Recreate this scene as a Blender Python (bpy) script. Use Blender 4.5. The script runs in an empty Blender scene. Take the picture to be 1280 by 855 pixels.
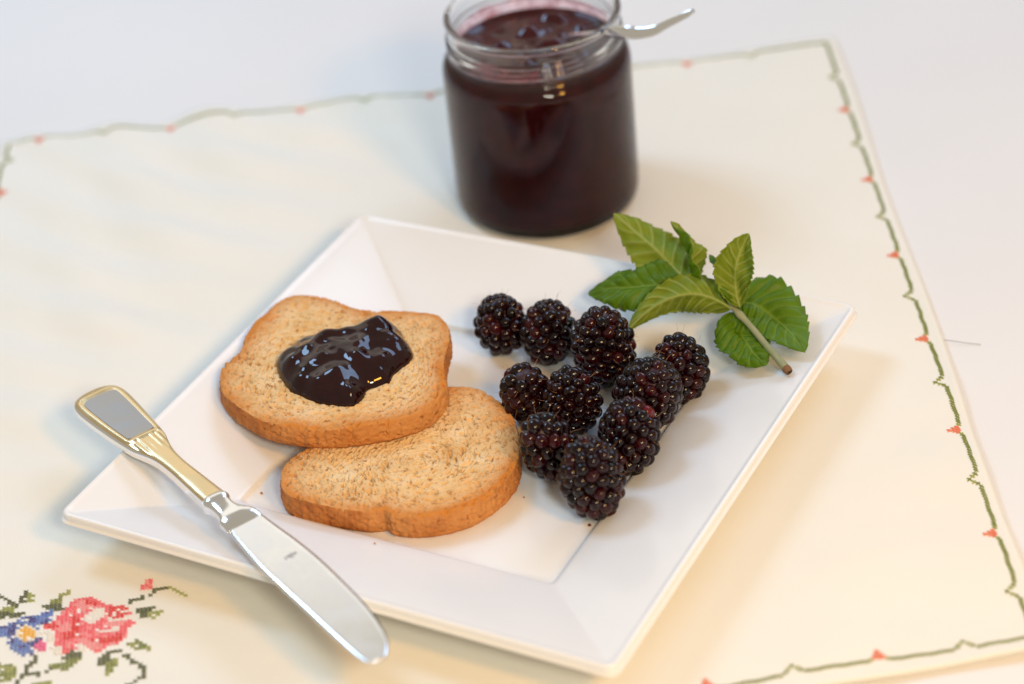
import bpy, math, random
import numpy as np
from mathutils import Vector, Matrix, Quaternion

# ------------------------------------------------------------------ camera
sc = bpy.context.scene
COL = sc.collection
F = 3050.0                                       # focal length in pixels of a 1280 wide picture (85 mm lens)
AZ, EL, RO = [math.radians(a) for a in (-30.34, 34.29, -6.05)]
CAM = np.array([0.455, -0.738, 0.649])
_fw = np.array([math.cos(EL)*math.sin(AZ), math.cos(EL)*math.cos(AZ), -math.sin(EL)])
_rt = np.array([math.cos(AZ), -math.sin(AZ), 0.0])
_up = np.cross(_rt, _fw)
RIGHT = math.cos(RO)*_rt + math.sin(RO)*_up
UP = -math.sin(RO)*_rt + math.cos(RO)*_up
cam_data = bpy.data.cameras.new('camera')
cam = bpy.data.objects.new('camera', cam_data)
COL.objects.link(cam)
cam.matrix_world = Matrix(((RIGHT[0], UP[0], -_fw[0], CAM[0]),
                           (RIGHT[1], UP[1], -_fw[1], CAM[1]),
                           (RIGHT[2], UP[2], -_fw[2], CAM[2]), (0, 0, 0, 1)))
cam_data.sensor_width = 36.0
cam_data.lens = F/1280*36.0
cam_data.clip_start = 0.02
cam_data.clip_end = 50
cam_data.dof.use_dof = True
cam_data.dof.focus_distance = 1.062
cam_data.dof.aperture_fstop = 4.6
sc.camera = cam

def at(x, y, z=0.0):
    """the point at height z that the photograph shows at pixel x, y"""
    d = _fw + RIGHT*((x-640)/F) - UP*((y-427.5)/F)
    return CAM + d*((z-CAM[2])/d[2])

def pix(X):
    v = np.asarray(X, float)-CAM
    c = v@_fw
    return 640+F*(v@RIGHT)/c, 427.5-F*(v@UP)/c

# ------------------------------------------------------------------ world and lamps
w = bpy.data.worlds.new('World'); sc.world = w; w.use_nodes = True
bg = w.node_tree.nodes['Background']
bg.inputs[0].default_value = (0.95, 0.84, 0.67, 1)
bg.inputs[1].default_value = 0.455

def lamp(name, direction, dist, sx, sy, power, color, target=(0.0, 0.05, 0.0)):
    l = bpy.data.lights.new(name, 'AREA'); l.shape = 'RECTANGLE'
    l.size = sx; l.size_y = sy; l.energy = power; l.color = color
    o = bpy.data.objects.new(name, l); COL.objects.link(o)
    d = Vector(direction).normalized()
    o.location = Vector(target)+d*dist
    o.rotation_euler = (-d).to_track_quat('-Z', 'Y').to_euler()
    return o

lamp('tungsten_lamp', (0.68, -0.36, 0.64), 1.35, 0.18, 0.18, 6.2, (1.0, 0.46, 0.06))
lamp('front_right_fill', (0.55, -0.60, 0.58), 1.35, 0.20, 0.20, 6.4, (0.98, 0.92, 0.74))  # unseen fill added from the front right to balance the colours
lamp('window_light', (0.13, 0.70, 0.69), 3.0, 1.6, 0.80, 25.0, (0.42, 0.64, 1.0))
lamp('side_window', (-0.60, 0.10, 0.80), 1.4, 0.36, 0.40, 6.6, (0.40, 0.66, 1.0))
lamp('metal_reflection_light', (-0.60, 0.72, 0.55), 2.4, 2.2, 1.1, 5.0, (1.0, 0.95, 0.90))  # broad unseen light added for the blade and metal to reflect

vs = sc.view_settings
vs.view_transform = 'Standard'; vs.look = 'None'; vs.exposure = 0.0; vs.gamma = 1.0
sc.cycles.use_denoising = True
sc.cycles.max_bounces = 14
sc.cycles.transmission_bounces = 12
sc.cycles.caustics_refractive = True
sc.cycles.sample_clamp_indirect = 6.0

rnd = random.Random(11)
rng = np.random.default_rng(5)

# ------------------------------------------------------------------ helpers
def mesh_data(name, verts, faces, smooth=True):
    me = bpy.data.meshes.new(name)
    me.from_pydata([tuple(map(float, v)) for v in verts], [], [tuple(map(int, f)) for f in faces])
    if smooth:
        me.polygons.foreach_set('use_smooth', [True]*len(me.polygons))
    me.update()
    return me

def obj(name, me, mats=None, parent=None, loc=None):
    o = bpy.data.objects.new(name, me)
    COL.objects.link(o)
    if mats is not None and me is not None and len(me.materials) == 0:
        for m in (mats if isinstance(mats, (list, tuple)) else [mats]):
            me.materials.append(m)
    if parent is not None: o.parent = parent
    if loc is not None: o.location = tuple(map(float, loc))
    return o

def tag(o, label, cat, group=None):
    o['label'] = label; o['category'] = cat
    if group: o['group'] = group
    return o

def thing(name, label, cat, loc=(0, 0, 0), group=None):
    return tag(obj(name, None, loc=loc), label, cat, group)

def point_attr(me, name, vals):
    a = me.attributes.new(name, 'FLOAT', 'POINT')
    a.data.foreach_set('value', np.asarray(vals, dtype=np.float32))

def grid_faces(nu, nv, wrap_u=False, wrap_v=False):
    """index [i*nv+j]"""
    f = []
    for i in range(nu if wrap_u else nu-1):
        for j in range(nv if wrap_v else nv-1):
            i2, j2 = (i+1) % nu, (j+1) % nv
            f.append((i*nv+j, i2*nv+j, i2*nv+j2, i*nv+j2))
    return f

def smoothstep(a, b, x):
    t = np.clip((x-a)/(b-a), 0, 1)
    return t*t*(3-2*t)

def closed_spline(pts, n):
    """Catmull-Rom through closed points, n samples of even spacing"""
    P = np.asarray(pts, float); m = len(P); out = []
    for i in range(m):
        p0, p1, p2, p3 = P[i-1], P[i], P[(i+1) % m], P[(i+2) % m]
        for t in np.linspace(0, 1, 24, endpoint=False):
            out.append(0.5*((2*p1)+(-p0+p2)*t+(2*p0-5*p1+4*p2-p3)*t*t+(-p0+3*p1-3*p2+p3)*t**3))
    out = np.array(out); Q = np.vstack([out, out[:1]])
    s = np.r_[0, np.cumsum(np.linalg.norm(np.diff(Q, axis=0), axis=1))]
    tt = np.linspace(0, s[-1], n, endpoint=False)
    return np.stack([np.interp(tt, s, Q[:, k]) for k in range(Q.shape[1])], 1)

def open_spline(pts, n):
    P = np.asarray(pts, float)
    P = np.vstack([2*P[0]-P[1], P, 2*P[-1]-P[-2]]); out = []
    for i in range(1, len(P)-2):
        p0, p1, p2, p3 = P[i-1:i+3]
        for t in np.linspace(0, 1, 20, endpoint=False):
            out.append(0.5*((2*p1)+(-p0+p2)*t+(2*p0-5*p1+4*p2-p3)*t*t+(-p0+3*p1-3*p2+p3)*t**3))
    out.append(P[-2]); Q = np.array(out)
    s = np.r_[0, np.cumsum(np.linalg.norm(np.diff(Q, axis=0), axis=1))]
    tt = np.linspace(0, s[-1], n)
    return np.stack([np.interp(tt, s, Q[:, k]) for k in range(Q.shape[1])], 1)

def tube(path, radii, n=10, cap=True):
    path = np.asarray(path, float); verts = []; m = len(path)
    radii = np.broadcast_to(radii, (m,))
    T = np.gradient(path, axis=0); T /= np.linalg.norm(T, axis=1)[:, None]+1e-12
    a = np.array([0, 0, 1.0])
    if abs(T[0] @ a) > 0.9: a = np.array([1.0, 0, 0])
    U = np.cross(T[0], a); U /= np.linalg.norm(U)
    for i in range(m):
        U = U-(U@T[i])*T[i]; U /= np.linalg.norm(U); V = np.cross(T[i], U)
        for k in range(n):
            t = 2*math.pi*k/n
            verts.append(path[i]+radii[i]*(math.cos(t)*U+math.sin(t)*V))
    faces = grid_faces(m, n, False, True)
    if cap:
        faces.append(tuple(range(n-1, -1, -1))); faces.append(tuple((m-1)*n+k for k in range(n)))
    return verts, faces

class NT:
    """small node-tree helper"""
    def __init__(s, name):
        s.m = bpy.data.materials.new(name); s.m.use_nodes = True
        s.t = s.m.node_tree; s.b = s.t.nodes['Principled BSDF']; s.o = s.t.nodes['Material Output']
        s.tc = s.t.nodes.new('ShaderNodeTexCoord')
    def n(s, kind, **kw):
        nd = s.t.nodes.new('ShaderNode'+kind)
        for k, v in kw.items():
            if k in nd.inputs: nd.inputs[k].default_value = v
            else: setattr(nd, k, v)
        return nd
    def l(s, a, b): s.t.links.new(a, b)
    def set(s, **kw):
        for k, v in kw.items(): s.b.inputs[k.replace('_', ' ')].default_value = v
        return s
    def noise(s, scale, detail=3.0, rough=0.5, coord='Object', vec=None):
        nd = s.n('TexNoise', Scale=scale, Detail=detail, Roughness=rough)
        s.l(vec if vec is not None else s.tc.outputs[coord], nd.inputs['Vector'])
        return nd.outputs['Fac']
    def ramp(s, fac, stops):
        r = s.n('ValToRGB'); cr = r.color_ramp
        while len(cr.elements) < len(stops): cr.elements.new(0.5)
        for e, (p, c) in zip(cr.elements, stops):
            e.position = p; e.color = (*c, 1) if len(c) == 3 else c
        s.l(fac, r.inputs['Fac']); return r.outputs['Color']
    def mix(s, fac, a, b, mode='MIX'):
        m = s.n('Mix', data_type='RGBA', blend_type=mode)
        for sock, v in ((m.inputs[0], fac), (m.inputs[6], a), (m.inputs[7], b)):
            if hasattr(v, 'is_linked') or hasattr(v, 'links'): s.l(v, sock)
            else: sock.default_value = v if not isinstance(v, tuple) or len(v) == 4 else (*v, 1)
        return m.outputs[2]
    def attr(s, name):
        return s.n('Attribute', attribute_name=name).outputs['Fac']
    def bump(s, h, strength=0.3, dist=0.001, normal=None):
        b = s.n('Bump', Strength=strength, Distance=dist)
        s.l(h, b.inputs['Height'])
        if normal is not None: s.l(normal, b.inputs['Normal'])
        return b.outputs['Normal']
    def color(s, c): s.l(c, s.b.inputs['Base Color'])
    def normal(s, n): s.l(n, s.b.inputs['Normal'])

def plain(name, col, rough=0.5, **kw):
    n = NT(name); n.set(Base_Color=(*col, 1), Roughness=rough, **kw); return n.m

# ------------------------------------------------------------------ table
def mat_table():
    n = NT('white_table_top')
    c = n.ramp(n.noise(6, 4), [(0.3, (0.80, 0.79, 0.78)), (0.7, (0.83, 0.82, 0.81))])
    n.color(c); n.set(Roughness=0.55, Specular_IOR_Level=0.3)
    n.normal(n.bump(n.noise(900, 2), 0.05, 0.0003))
    return n.m
me = mesh_data('table', [(-2.0, -1.6, 0), (1.6, -1.6, 0), (1.6, 2.4, 0), (-2.0, 2.4, 0),
                         (-2.0, -1.6, -0.03), (1.6, -1.6, -0.03), (1.6, 2.4, -0.03), (-2.0, 2.4, -0.03)],
               [(0, 1, 2, 3), (7, 6, 5, 4), (0, 4, 5, 1), (1, 5, 6, 2), (2, 6, 7, 3), (3, 7, 4, 0)], False)
table = obj('table', me, mat_table())
table['kind'] = 'structure'
tag(table, 'plain matt white table top under the embroidered cloth', 'table')

# ------------------------------------------------------------------ tablecloth
TL, TR, BR = at(12, 188)[:2], at(1033, 58)[:2], at(1292, 803)[:2]
BL = TL+BR-TR
BL = BL+(BL-TL)*0.02
E1 = (TR-TL)/np.linalg.norm(TR-TL); E2 = (BR-TR)/np.linalg.norm(BR-TR)
CLOTH_Z = 0.0013

def wrinkle(x, y):
    x = np.asarray(x, float); y = np.asarray(y, float)
    left = smoothstep(-0.145, -0.23, x)                    # the cloth lies loose left of the plate
    a = 0.0024*np.sin((0.42*x+0.9*y)*95+1.3*np.sin(x*22)+0.6)*smoothstep(0.0, 1.0, 0.5+0.5*np.sin(x*31+y*17+1.0))
    b = 0.0014*np.sin((0.15*x+0.99*y)*160+2.0*np.sin(x*18+0.5)+2.2)
    fr = smoothstep(-0.150, -0.185, y)*smoothstep(0.12, 0.0, x)
    c = 0.0009*np.sin((0.5*x-0.85*y)*85+1.0)
    rt = smoothstep(0.15, 0.19, x)
    d = 0.0007*np.sin((0.8*x+0.5*y)*70)+0.0005*np.sin((0.3*x-0.9*y)*110+1.0)
    bk = smoothstep(0.27, 0.31, y)*0.0006*np.sin(x*60+y*20)
    z = left*(a+b+0.0032)+fr*(c+0.0009)+rt*(d+0.0011)+bk+smoothstep(0.27, 0.31, y)*0.0006
    return CLOTH_Z+z

def mat_cloth():
    n = NT('cream_linen')
    v = n.tc.outputs['Object']
    c = n.ramp(n.noise(14, 4), [(0.3, (0.855, 0.83, 0.745)), (0.7, (0.875, 0.85, 0.775))])
    n.color(c)
    n.set(Roughness=0.9, Specular_IOR_Level=0.1, Sheen_Weight=0.15)
    mp = n.n('Mapping'); mp.inputs['Rotation'].default_value = (0, 0, -math.atan2(E1[1], E1[0]))
    n.l(v, mp.inputs['Vector'])
    w1 = n.n('TexWave', Scale=560.0, Distortion=0.6, bands_direction='X'); n.l(mp.outputs[0], w1.inputs['Vector'])
    w2 = n.n('TexWave', Scale=560.0, Distortion=0.6, bands_direction='Y'); n.l(mp.outputs[0], w2.inputs['Vector'])
    ad = n.n('Math', operation='ADD'); n.l(w1.outputs['Fac'], ad.inputs[0]); n.l(w2.outputs['Fac'], ad.inputs[1])
    b1 = n.bump(ad.outputs[0], 0.22, 0.0002)
    n.normal(n.bump(n.noise(60, 3), 0.25, 0.0012, b1))
    return n.m

HEM_L, HEM_R, HEM_T, HEM_B = 0.005, 0.0055, 0.0045, 0.0085
NU, NV = 200, 200
def cloth_pt(u, v):
    """u along TL>TR, v along TR>BR, 0..1 on the border line"""
    return (TL*(1-u)*(1-v)+TR*u*(1-v)+BR*u*v+BL*(1-u)*v)
LU, LV = np.linalg.norm(TR-TL), np.linalg.norm(BR-TR)
us = np.linspace(-HEM_L/LU, 1+HEM_R/LU, NU); vsn = np.linspace(-HEM_T/LV, 1+HEM_B/LV, NV)
top = []
for u in us:
    for v in vsn:
        p = cloth_pt(u, v)
        p = p+E2*0.0012*math.sin(u*16+1)+E1*0.0009*math.sin(v*14)     # the edges are not ruler straight
        top.append((p[0], p[1], 0))
top = np.array(top); top[:, 2] = wrinkle(top[:, 0], top[:, 1])
edge = np.minimum.reduce([np.repeat(us+HEM_L/LU, NV)*LU, np.repeat(1+HEM_R/LU-us, NV)*LU,
                          np.tile(vsn+HEM_T/LV, NU)*LV, np.tile(1+HEM_B/LV-vsn, NU)*LV])
top[:, 2] += 0.0006*(1-smoothstep(0.0026, 0.0036, edge))               # folded hem
bot = top.copy(); bot[:, 2] = np.maximum(top[:, 2]-0.0009, 0.0003)
fc = [tuple(reversed(f)) for f in grid_faces(NU, NV)]
n0 = len(top)
fc += [tuple(n0+i for i in reversed(f)) for f in fc[:]]
loop = [i*NV for i in range(NU)]+[(NU-1)*NV+j for j in range(1, NV)]+[i*NV+NV-1 for i in range(NU-2, -1, -1)]+[j for j in range(NV-2, 0, -1)]
for k in range(len(loop)):
    a, b = loop[k], loop[(k+1) % len(loop)]
    fc.append((a, b, n0+b, n0+a))
cloth = obj('tablecloth', mesh_data('tablecloth', np.vstack([top, bot]), fc), mat_cloth())
tag(cloth, 'cream linen tablecloth with cross stitched floral border and rose bouquet', 'tablecloth')

def mat_thread(name, c):
    n = NT(name)
    n.color(n.mix(n.noise(700, 2), tuple(k*0.8 for k in c), tuple(min(1, k*1.15) for k in c)))
    n.set(Roughness=0.65, Sheen_Weight=0.2)
    return n.m
THREAD = {k: mat_thread(k+'_thread', c) for k, c in dict(
    olive=(0.22, 0.265, 0.065), moss=(0.34, 0.38, 0.10), dark=(0.095, 0.115, 0.040), coral=(0.78, 0.23, 0.13),
    pink=(0.86, 0.15, 0.20), blush=(0.88, 0.34, 0.37), red=(0.74, 0.035, 0.045), white=(0.85, 0.83, 0.80),
    blue=(0.13, 0.24, 0.60), navy=(0.05, 0.06, 0.30), yellow=(0.85, 0.50, 0.07), magenta=(0.80, 0.13, 0.33)).items()}

def stitch_arm(V, Fc, a, b, w, lift):
    """one thread of a cross, arched from a to b on the cloth"""
    a = np.asarray(a); b = np.asarray(b); d = (b-a)/np.linalg.norm(b-a); s = np.array([-d[1], d[0]])*w/2
    i0 = len(V)
    for t, h in ((0, 0.1), (0.3, 1.0), (0.7, 1.0), (1, 0.1)):
        p = a+(b-a)*t
        z = float(wrinkle(p[0], p[1]))+0.0004*0
        for sgn, k in ((1, -0.3), (0.75, 0.75), (0, 1.0), (-0.75, 0.75), (-1, -0.3)):
            V.append((p[0]+s[0]*sgn, p[1]+s[1]*sgn, z+lift*(0.3+0.7*h)*(k if k > 0 else k*0.5)))
    for r in range(3):
        for k in range(4):
            q = i0+r*5+k
            Fc.append((q, q+1, q+6, q+5))

def cross(V, Fc, c, e1, e2, size, jit=0.08, arm=0.30):
    c = np.asarray(c)
    j = lambda: rnd.uniform(-jit, jit)*size
    h = size*0.52
    p = [c+e1*(-h+j())+e2*(-h+j()), c+e1*(h+j())+e2*(h+j()), c+e1*(-h+j())+e2*(h+j()), c+e1*(h+j())+e2*(-h+j())]
    stitch_arm(V, Fc, p[0], p[1], size*arm, 0.00045)
    stitch_arm(V, Fc, p[2], p[3], size*arm, 0.00085)

def stitched(name, cells, e1, e2, size, parent=None, arm=0.30):
    """cells: list of (centre, colour) -> one embroidered part"""
    V, Fc, mi, cols = [], [], [], []
    for c, col in cells:
        n1 = len(Fc); cross(V, Fc, c, e1, e2, size, 0.08, arm)
        if col not in cols: cols.append(col)
        mi += [cols.index(col)]*(len(Fc)-n1)
    me = mesh_data(name, V, Fc)
    for c in cols: me.materials.append(THREAD[c])
    me.polygons.foreach_set('material_index', mi)
    return obj(name, me, None, parent or cloth)

CELL = 0.0018
FLOWER = [(-1.9, 0.3, 'moss'), (-1.1, 0.9, 'coral'), (0, 0.7, 'coral'), (1.1, 0.9, 'coral'), (1.9, 0.3, 'moss'), (-0.55, 1.8, 'coral'), (0.55, 1.8, 'coral'), (0.0, 1.2, 'coral'), (0.0, 2.9, 'coral')]
LEAFZ = [(-1.7, 0.6, 'olive'), (-1.0, 1.4, 'moss'), (0, 2.3, 'olive'), (1.0, 1.4, 'moss'), (1.7, 0.6, 'olive')]

def border(A, B, inward, first, kind, pitch):
    A = np.asarray(A); B = np.asarray(B); L = np.linalg.norm(B-A); d = (B-A)/L
    nin = np.array([-d[1], d[0]]); nin = nin if nin@inward > 0 else -nin
    s = first; marks = []
    while s < L-0.012:
        marks.append((s, kind)); kind = 'leaf' if kind == 'flower' else 'flower'; s += pitch/2
    prev = 0.0
    def bar(s0, s1):
        n = max(1, int(round((s1-s0)/(CELL*1.04))))
        cells = [(A+d*(s0+(s1-s0)*(k+0.5)/n)+nin*0.0002*math.sin(k), 'olive') for k in range(n)]
        stitched('stitched_line', cells, d, nin, CELL*1.04, None, 0.25)
    for s, k in marks:
        if s-0.0043-prev > 0.003: bar(prev, s-0.0043)
        motif = FLOWER if k == 'flower' else LEAFZ
        stitched('border_flower' if k == 'flower' else 'border_leaf',
                 [(A+d*(s+a*CELL)+nin*(b*CELL), c) for a, b, c in motif], d, nin, CELL*1.0)
        prev = s+0.0043
    if L-prev > 0.003: bar(prev, L)
ctr = (TL+BR)/2
border(TR, BR, ctr-TR, 0.0405, 'leaf', 0.0725)
border(BR, BL, ctr-BR, 0.0272, 'leaf', 0.0678)
border(TR, TL, ctr-TR, 0.0433, 'leaf', 0.0722)
border(TL, BL, ctr-TL, 0.0180, 'leaf', 0.0725)

# the bouquet: polygons in the photograph's corner, read back onto the cloth
def zq(p): return at(p[0]/4.923, 690+p[1]/4.923, CLOTH_Z+0.001)[:2]
def cpoly(pts): return np.array([zq(p) for p in pts])
BOUQUET = [   # part name, colour, polygon (filled) or polyline
 ('stem', 'dark', 'L', [(-60, 240), (0, 270), (60, 300), (100, 330), (150, 260)]),
 ('stitched_leaf', 'dark', 'P', [(138, 232), (182, 226), (172, 302), (132, 302)]),
 ('stitched_leaf', 'moss', 'P', [(172, 232), (214, 258), (196, 302), (172, 302)]),
 ('stitched_leaf', 'dark', 'P', [(-60, 370), (80, 368), (155, 365), (130, 408), (-60, 425)]),
 ('stitched_leaf', 'moss', 'P', [(-60, 335), (0, 338), (90, 335), (80, 372), (-60, 372)]),
 ('stitched_leaf', 'dark', 'P', [(244, 332), (320, 305), (400, 315), (395, 350), (300, 355)]),
 ('stitched_leaf', 'olive', 'P', [(300, 300), (370, 265), (390, 310), (320, 318)]),
 ('stitched_leaf', 'moss', 'L', [(360, 265), (430, 232)]),
 ('rose', 'pink', 'P', [(355, 385), (420, 320), (480, 272), (550, 268), (630, 305), (660, 318), (780, 326), (800, 360), (792, 400), (835, 430), (792, 450), (788, 512), (742, 548), (680, 565), (600, 610), (540, 592), (482, 545), (472, 590), (400, 632), (368, 590), (330, 560), (340, 520), (288, 482), (262, 442), (330, 430)]),
 ('rose', 'blush', 'P', [(480, 300), (560, 290), (560, 340), (470, 350)]),
 ('rose', 'blush', 'P', [(340, 470), (430, 440), (440, 480), (360, 500)]),
 ('rose', 'blush', 'P', [(500, 545), (560, 545), (640, 575), (600, 600), (530, 585)]),
 ('rose', 'blush', 'P', [(640, 430), (780, 405), (790, 430), (650, 455)]),
 ('rose', 'white', 'P', [(525, 385), (600, 330), (645, 335), (640, 385), (590, 432), (525, 432)]),
 ('rose', 'white', 'P', [(605, 482), (720, 452), (745, 476), (620, 500)]),
 ('rose', 'white', 'P', [(660, 400), (780, 385), (785, 405), (665, 420)]),
 ('rose', 'white', 'P', [(276, 490), (330, 480), (345, 530), (290, 565)]),
 ('rose', 'white', 'P', [(300, 585), (370, 575), (385, 620), (320, 625)]),
 ('rose', 'white', 'P', [(480, 560), (530, 575), (535, 605), (480, 605)]),
 ('rose', 'red', 'P', [(658, 326), (772, 322), (785, 380), (705, 402), (658, 382)]),
 ('rose', 'red', 'P', [(268, 442), (330, 428), (365, 460), (300, 482)]),
 ('rose', 'red', 'P', [(440, 398), (476, 388), (498, 525), (450, 515)]),
 ('rose', 'red', 'P', [(560, 542), (700, 512), (742, 488), (756, 532), (650, 565)]),
 ('rose', 'red', 'P', [(520, 290), (600, 300), (600, 322), (525, 318)]),
 ('rose', 'red', 'P', [(380, 500), (450, 480), (460, 530), (390, 540)]),
 ('blue_flower', 'blue', 'P', [(-40, 478), (60, 450), (150, 398), (250, 378), (310, 348), (335, 365), (305, 432), (225, 450), (255, 530), (205, 636), (120, 634), (48, 575), (58, 535), (-40, 525)]),
 ('blue_flower', 'navy', 'P', [(155, 398), (232, 402), (232, 440), (165, 444)]),
 ('blue_flower', 'navy', 'P', [(55, 482), (104, 470), (96, 545), (58, 545)]),
 ('blue_flower', 'navy', 'P', [(158, 552), (232, 515), (256, 542), (188, 588)]),
 ('blue_flower', 'white', 'P', [(102, 482), (160, 455), (228, 478), (260, 500), (215, 538), (150, 562), (104, 530)]),
 ('blue_flower', 'yellow', 'P', [(118, 492), (165, 462), (222, 486), (205, 530), (150, 552), (116, 525)]),
 ('bud', 'magenta', 'P', [(210, 565), (270, 540), (295, 600), (236, 625)]),
 ('stitched_leaf', 'dark', 'P', [(838, 342), (962, 324), (935, 350), (900, 385), (850, 412)]),
 ('stitched_leaf', 'moss', 'P', [(925, 345), (1008, 356), (945, 402), (900, 395)]),
 ('stem', 'dark', 'L', [(800, 297), (850, 280), (930, 250), (958, 222), (1030, 208)]),
 ('stem', 'moss', 'L', [(1045, 210), (1080, 222), (1145, 265)]),
 ('bud', 'pink', 'P', [(850, 222), (895, 165), (944, 156), (946, 220)]),
 ('stitched_leaf', 'olive', 'P', [(775, 565), (850, 526), (905, 558), (900, 592), (850, 600)]),
 ('stitched_leaf', 'moss', 'P', [(890, 562), (950, 578), (900, 598)]),
 ('stem', 'dark', 'L', [(650, 625), (700, 598), (745, 602), (820, 668), (852, 680), (882, 702), (870, 765), (800, 805), (740, 850)]),
 ('stitched_leaf', 'dark', 'P', [(598, 650), (660, 632), (690, 660), (650, 690), (610, 695)]),
 ('stitched_leaf', 'olive', 'P', [(650, 665), (735, 645), (725, 700), (650, 750), (635, 700)]),
 ('stitched_leaf', 'dark', 'P', [(385, 640), (440, 605), (510, 622), (470, 650), (395, 665)]),
 ('stitched_leaf', 'olive', 'P', [(305, 690), (395, 655), (505, 648), (480, 672), (390, 730)]),
 ('stem', 'dark', 'L', [(150, 740), (230, 745), (320, 700)]),
 ('stem', 'dark', 'L', [(232, 625), (215, 665), (160, 700), (150, 740), (100, 790), (110, 850)]),
 ('stitched_leaf', 'olive', 'P', [(-60, 680), (80, 682), (110, 722), (65, 785), (-60, 810)]),
 ('stitched_leaf', 'moss', 'P', [(190, 806), (300, 780), (320, 800), (230, 850)]),
]
def inside(p, poly):
    c = False; j = len(poly)-1
    for i in range(len(poly)):
        if (poly[i][1] > p[1]) != (poly[j][1] > p[1]) and p[0] < (poly[j][0]-poly[i][0])*(p[1]-poly[i][1])/(poly[j][1]-poly[i][1])+poly[i][0]:
            c = not c
        j = i
    return c
BC = 0.00165
F1 = E1; F2 = np.array([-E1[1], E1[0]])
origin = zq((400, 500))
owner = {}                                  # grid cell -> (part number, colour), later polygons on top
def part_id(k, name):
    return 'rose' if name == 'rose' else 'blue_flower' if name == 'blue_flower' else (name, k)
for k, (pn, colr, kind, pts) in enumerate(BOUQUET):
    P = cpoly(pts); Q = (P-origin)@np.stack([F1, F2], 1)/BC
    if kind == 'P':
        for i in range(int(Q[:, 0].min())-1, int(Q[:, 0].max())+2):
            for j in range(int(Q[:, 1].min())-1, int(Q[:, 1].max())+2):
                if inside((i, j), Q): owner[(i, j)] = (part_id(k, pn), pn, colr)
    else:
        for a, b in zip(Q[:-1], Q[1:]):
            for t in np.linspace(0, 1, int(np.linalg.norm(b-a)*2)+2):
                c = a+(b-a)*t; ij = (int(round(c[0])), int(round(c[1])))
                if ij not in owner: owner[ij] = (part_id(k, pn), pn, colr)
parts = {}
for ij, (pid, pn, colr) in owner.items():
    if rnd.random() < 0.05: continue
    if colr == 'pink' and rnd.random() < 0.22: colr = 'blush'
    if colr == 'olive' and rnd.random() < 0.3: colr = 'moss'
    if colr == 'blue' and rnd.random() < 0.12: colr = 'navy'
    parts.setdefault((str(pid), pn), []).append((origin+F1*ij[0]*BC+F2*ij[1]*BC, colr))
for (pid, pn), cells in parts.items():
    stitched(pn, cells, F1, F2, BC*1.0)

# ------------------------------------------------------------------ plate
def mat_ceramic():
    n = NT('white_glazed_ceramic')
    n.color(n.ramp(n.noise(30, 3), [(0.3, (0.845, 0.845, 0.845)), (0.7, (0.865, 0.865, 0.865))]))
    n.set(Roughness=0.2, Specular_IOR_Level=0.42)
    n.normal(n.bump(n.noise(45, 2), 0.06, 0.002))
    return n.m
PL = np.array([[-0.1314, -0.1289], [-0.1299, 0.1270], [0.1293, 0.1315], [0.1292, -0.1312]])
def plate_xy(x, y):
    u, v = (x/0.13+1)/2, (y/0.13+1)/2
    return PL[0]*(1-u)*(1-v)+PL[1]*(1-u)*v+PL[2]*u*v+PL[3]*u*(1-v)
def ring(a, r, nside=44, ncorner=8):
    pts = []
    r = min(r, a*0.98)
    for q in range(4):
        ca = math.pi/2*q
        cs, sn = math.cos(ca), math.sin(ca)
        loc = []
        for k in range(nside):
            loc.append((a, -(a-r)+2*(a-r)*k/nside))
        for k in range(ncorner):
            t = math.pi/2*k/ncorner
            loc.append((a-r+r*math.cos(t), a-r+r*math.sin(t)))
        pts += [(x*cs-y*sn, x*sn+y*cs) for x, y in loc]
    return pts
RIM = 0.0258; WELL = 0.0060
profile = [  # half size, z, corner radius : from under the foot up over the lip into the well
    (0.020, 0.0040, 0.006), (0.066, 0.0040, 0.006), (0.0675, 0.0024, 0.006), (0.0700, 0.0024, 0.006), (0.0715, 0.0042, 0.006),
    (0.0790, 0.0052, 0.006), (0.1000, 0.0122, 0.006), (0.1270, 0.0203, 0.005), (0.1296, 0.0209, 0.005), (0.1303, 0.0211, 0.0048), (0.1306, 0.0213, 0.0048),
    (0.1307, 0.0216, 0.0047), (0.1306, 0.0219, 0.0046), (0.1303, 0.0221, 0.0045), (0.1297, 0.0223, 0.0045), (0.1295, 0.0225, 0.0045), (0.1295, 0.0228, 0.0045), (0.1297, 0.0248, 0.0045), (0.12965, 0.0251, 0.0045), (0.1295, 0.0254, 0.0044), (0.1291, 0.0257, 0.0042), (0.1288, 0.0258, 0.0042),
    (0.1283, 0.0258, 0.004), (0.1279, 0.0257, 0.0038), (0.1275, 0.0254, 0.0036), (0.1270, 0.0251, 0.0034), (0.1262, 0.0248, 0.003), (0.1255, 0.0246, 0.003),
    (0.1200, 0.0229, 0.0018), (0.1080, 0.0190, 0.0015), (0.0950, 0.0147, 0.0015), (0.0820, 0.0104, 0.0020), (0.0780, 0.0091, 0.0024), (0.0766, 0.0086, 0.0028),
    (0.0760, 0.0081, 0.003), (0.0756, 0.0071, 0.0032), (0.0750, 0.0064, 0.0032), (0.0742, 0.0060, 0.0032), (0.0700, 0.0059, 0.003), (0.0400, 0.0059, 0.003), (0.012, 0.0059, 0.002)]
pv = []; rn = None
for a, z, r in profile:
    rg = ring(a, r); rn = len(rg)
    for x, y in rg:
        q = plate_xy(x, y)
        pv.append((q[0], q[1], z+0.00025*math.sin(x*19+y*13)*(1 if z > 0.01 else 0)))
pf = [tuple(reversed(f)) for f in grid_faces(len(profile), rn, False, True)]
pf = [tuple(reversed(f)) for f in pf]
pf.append(tuple(range(rn-1, -1, -1))); pf.append(tuple((len(profile)-1)*rn+k for k in range(rn)))
plate = obj('plate', mesh_data('plate', pv, pf), mat_ceramic())
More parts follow.
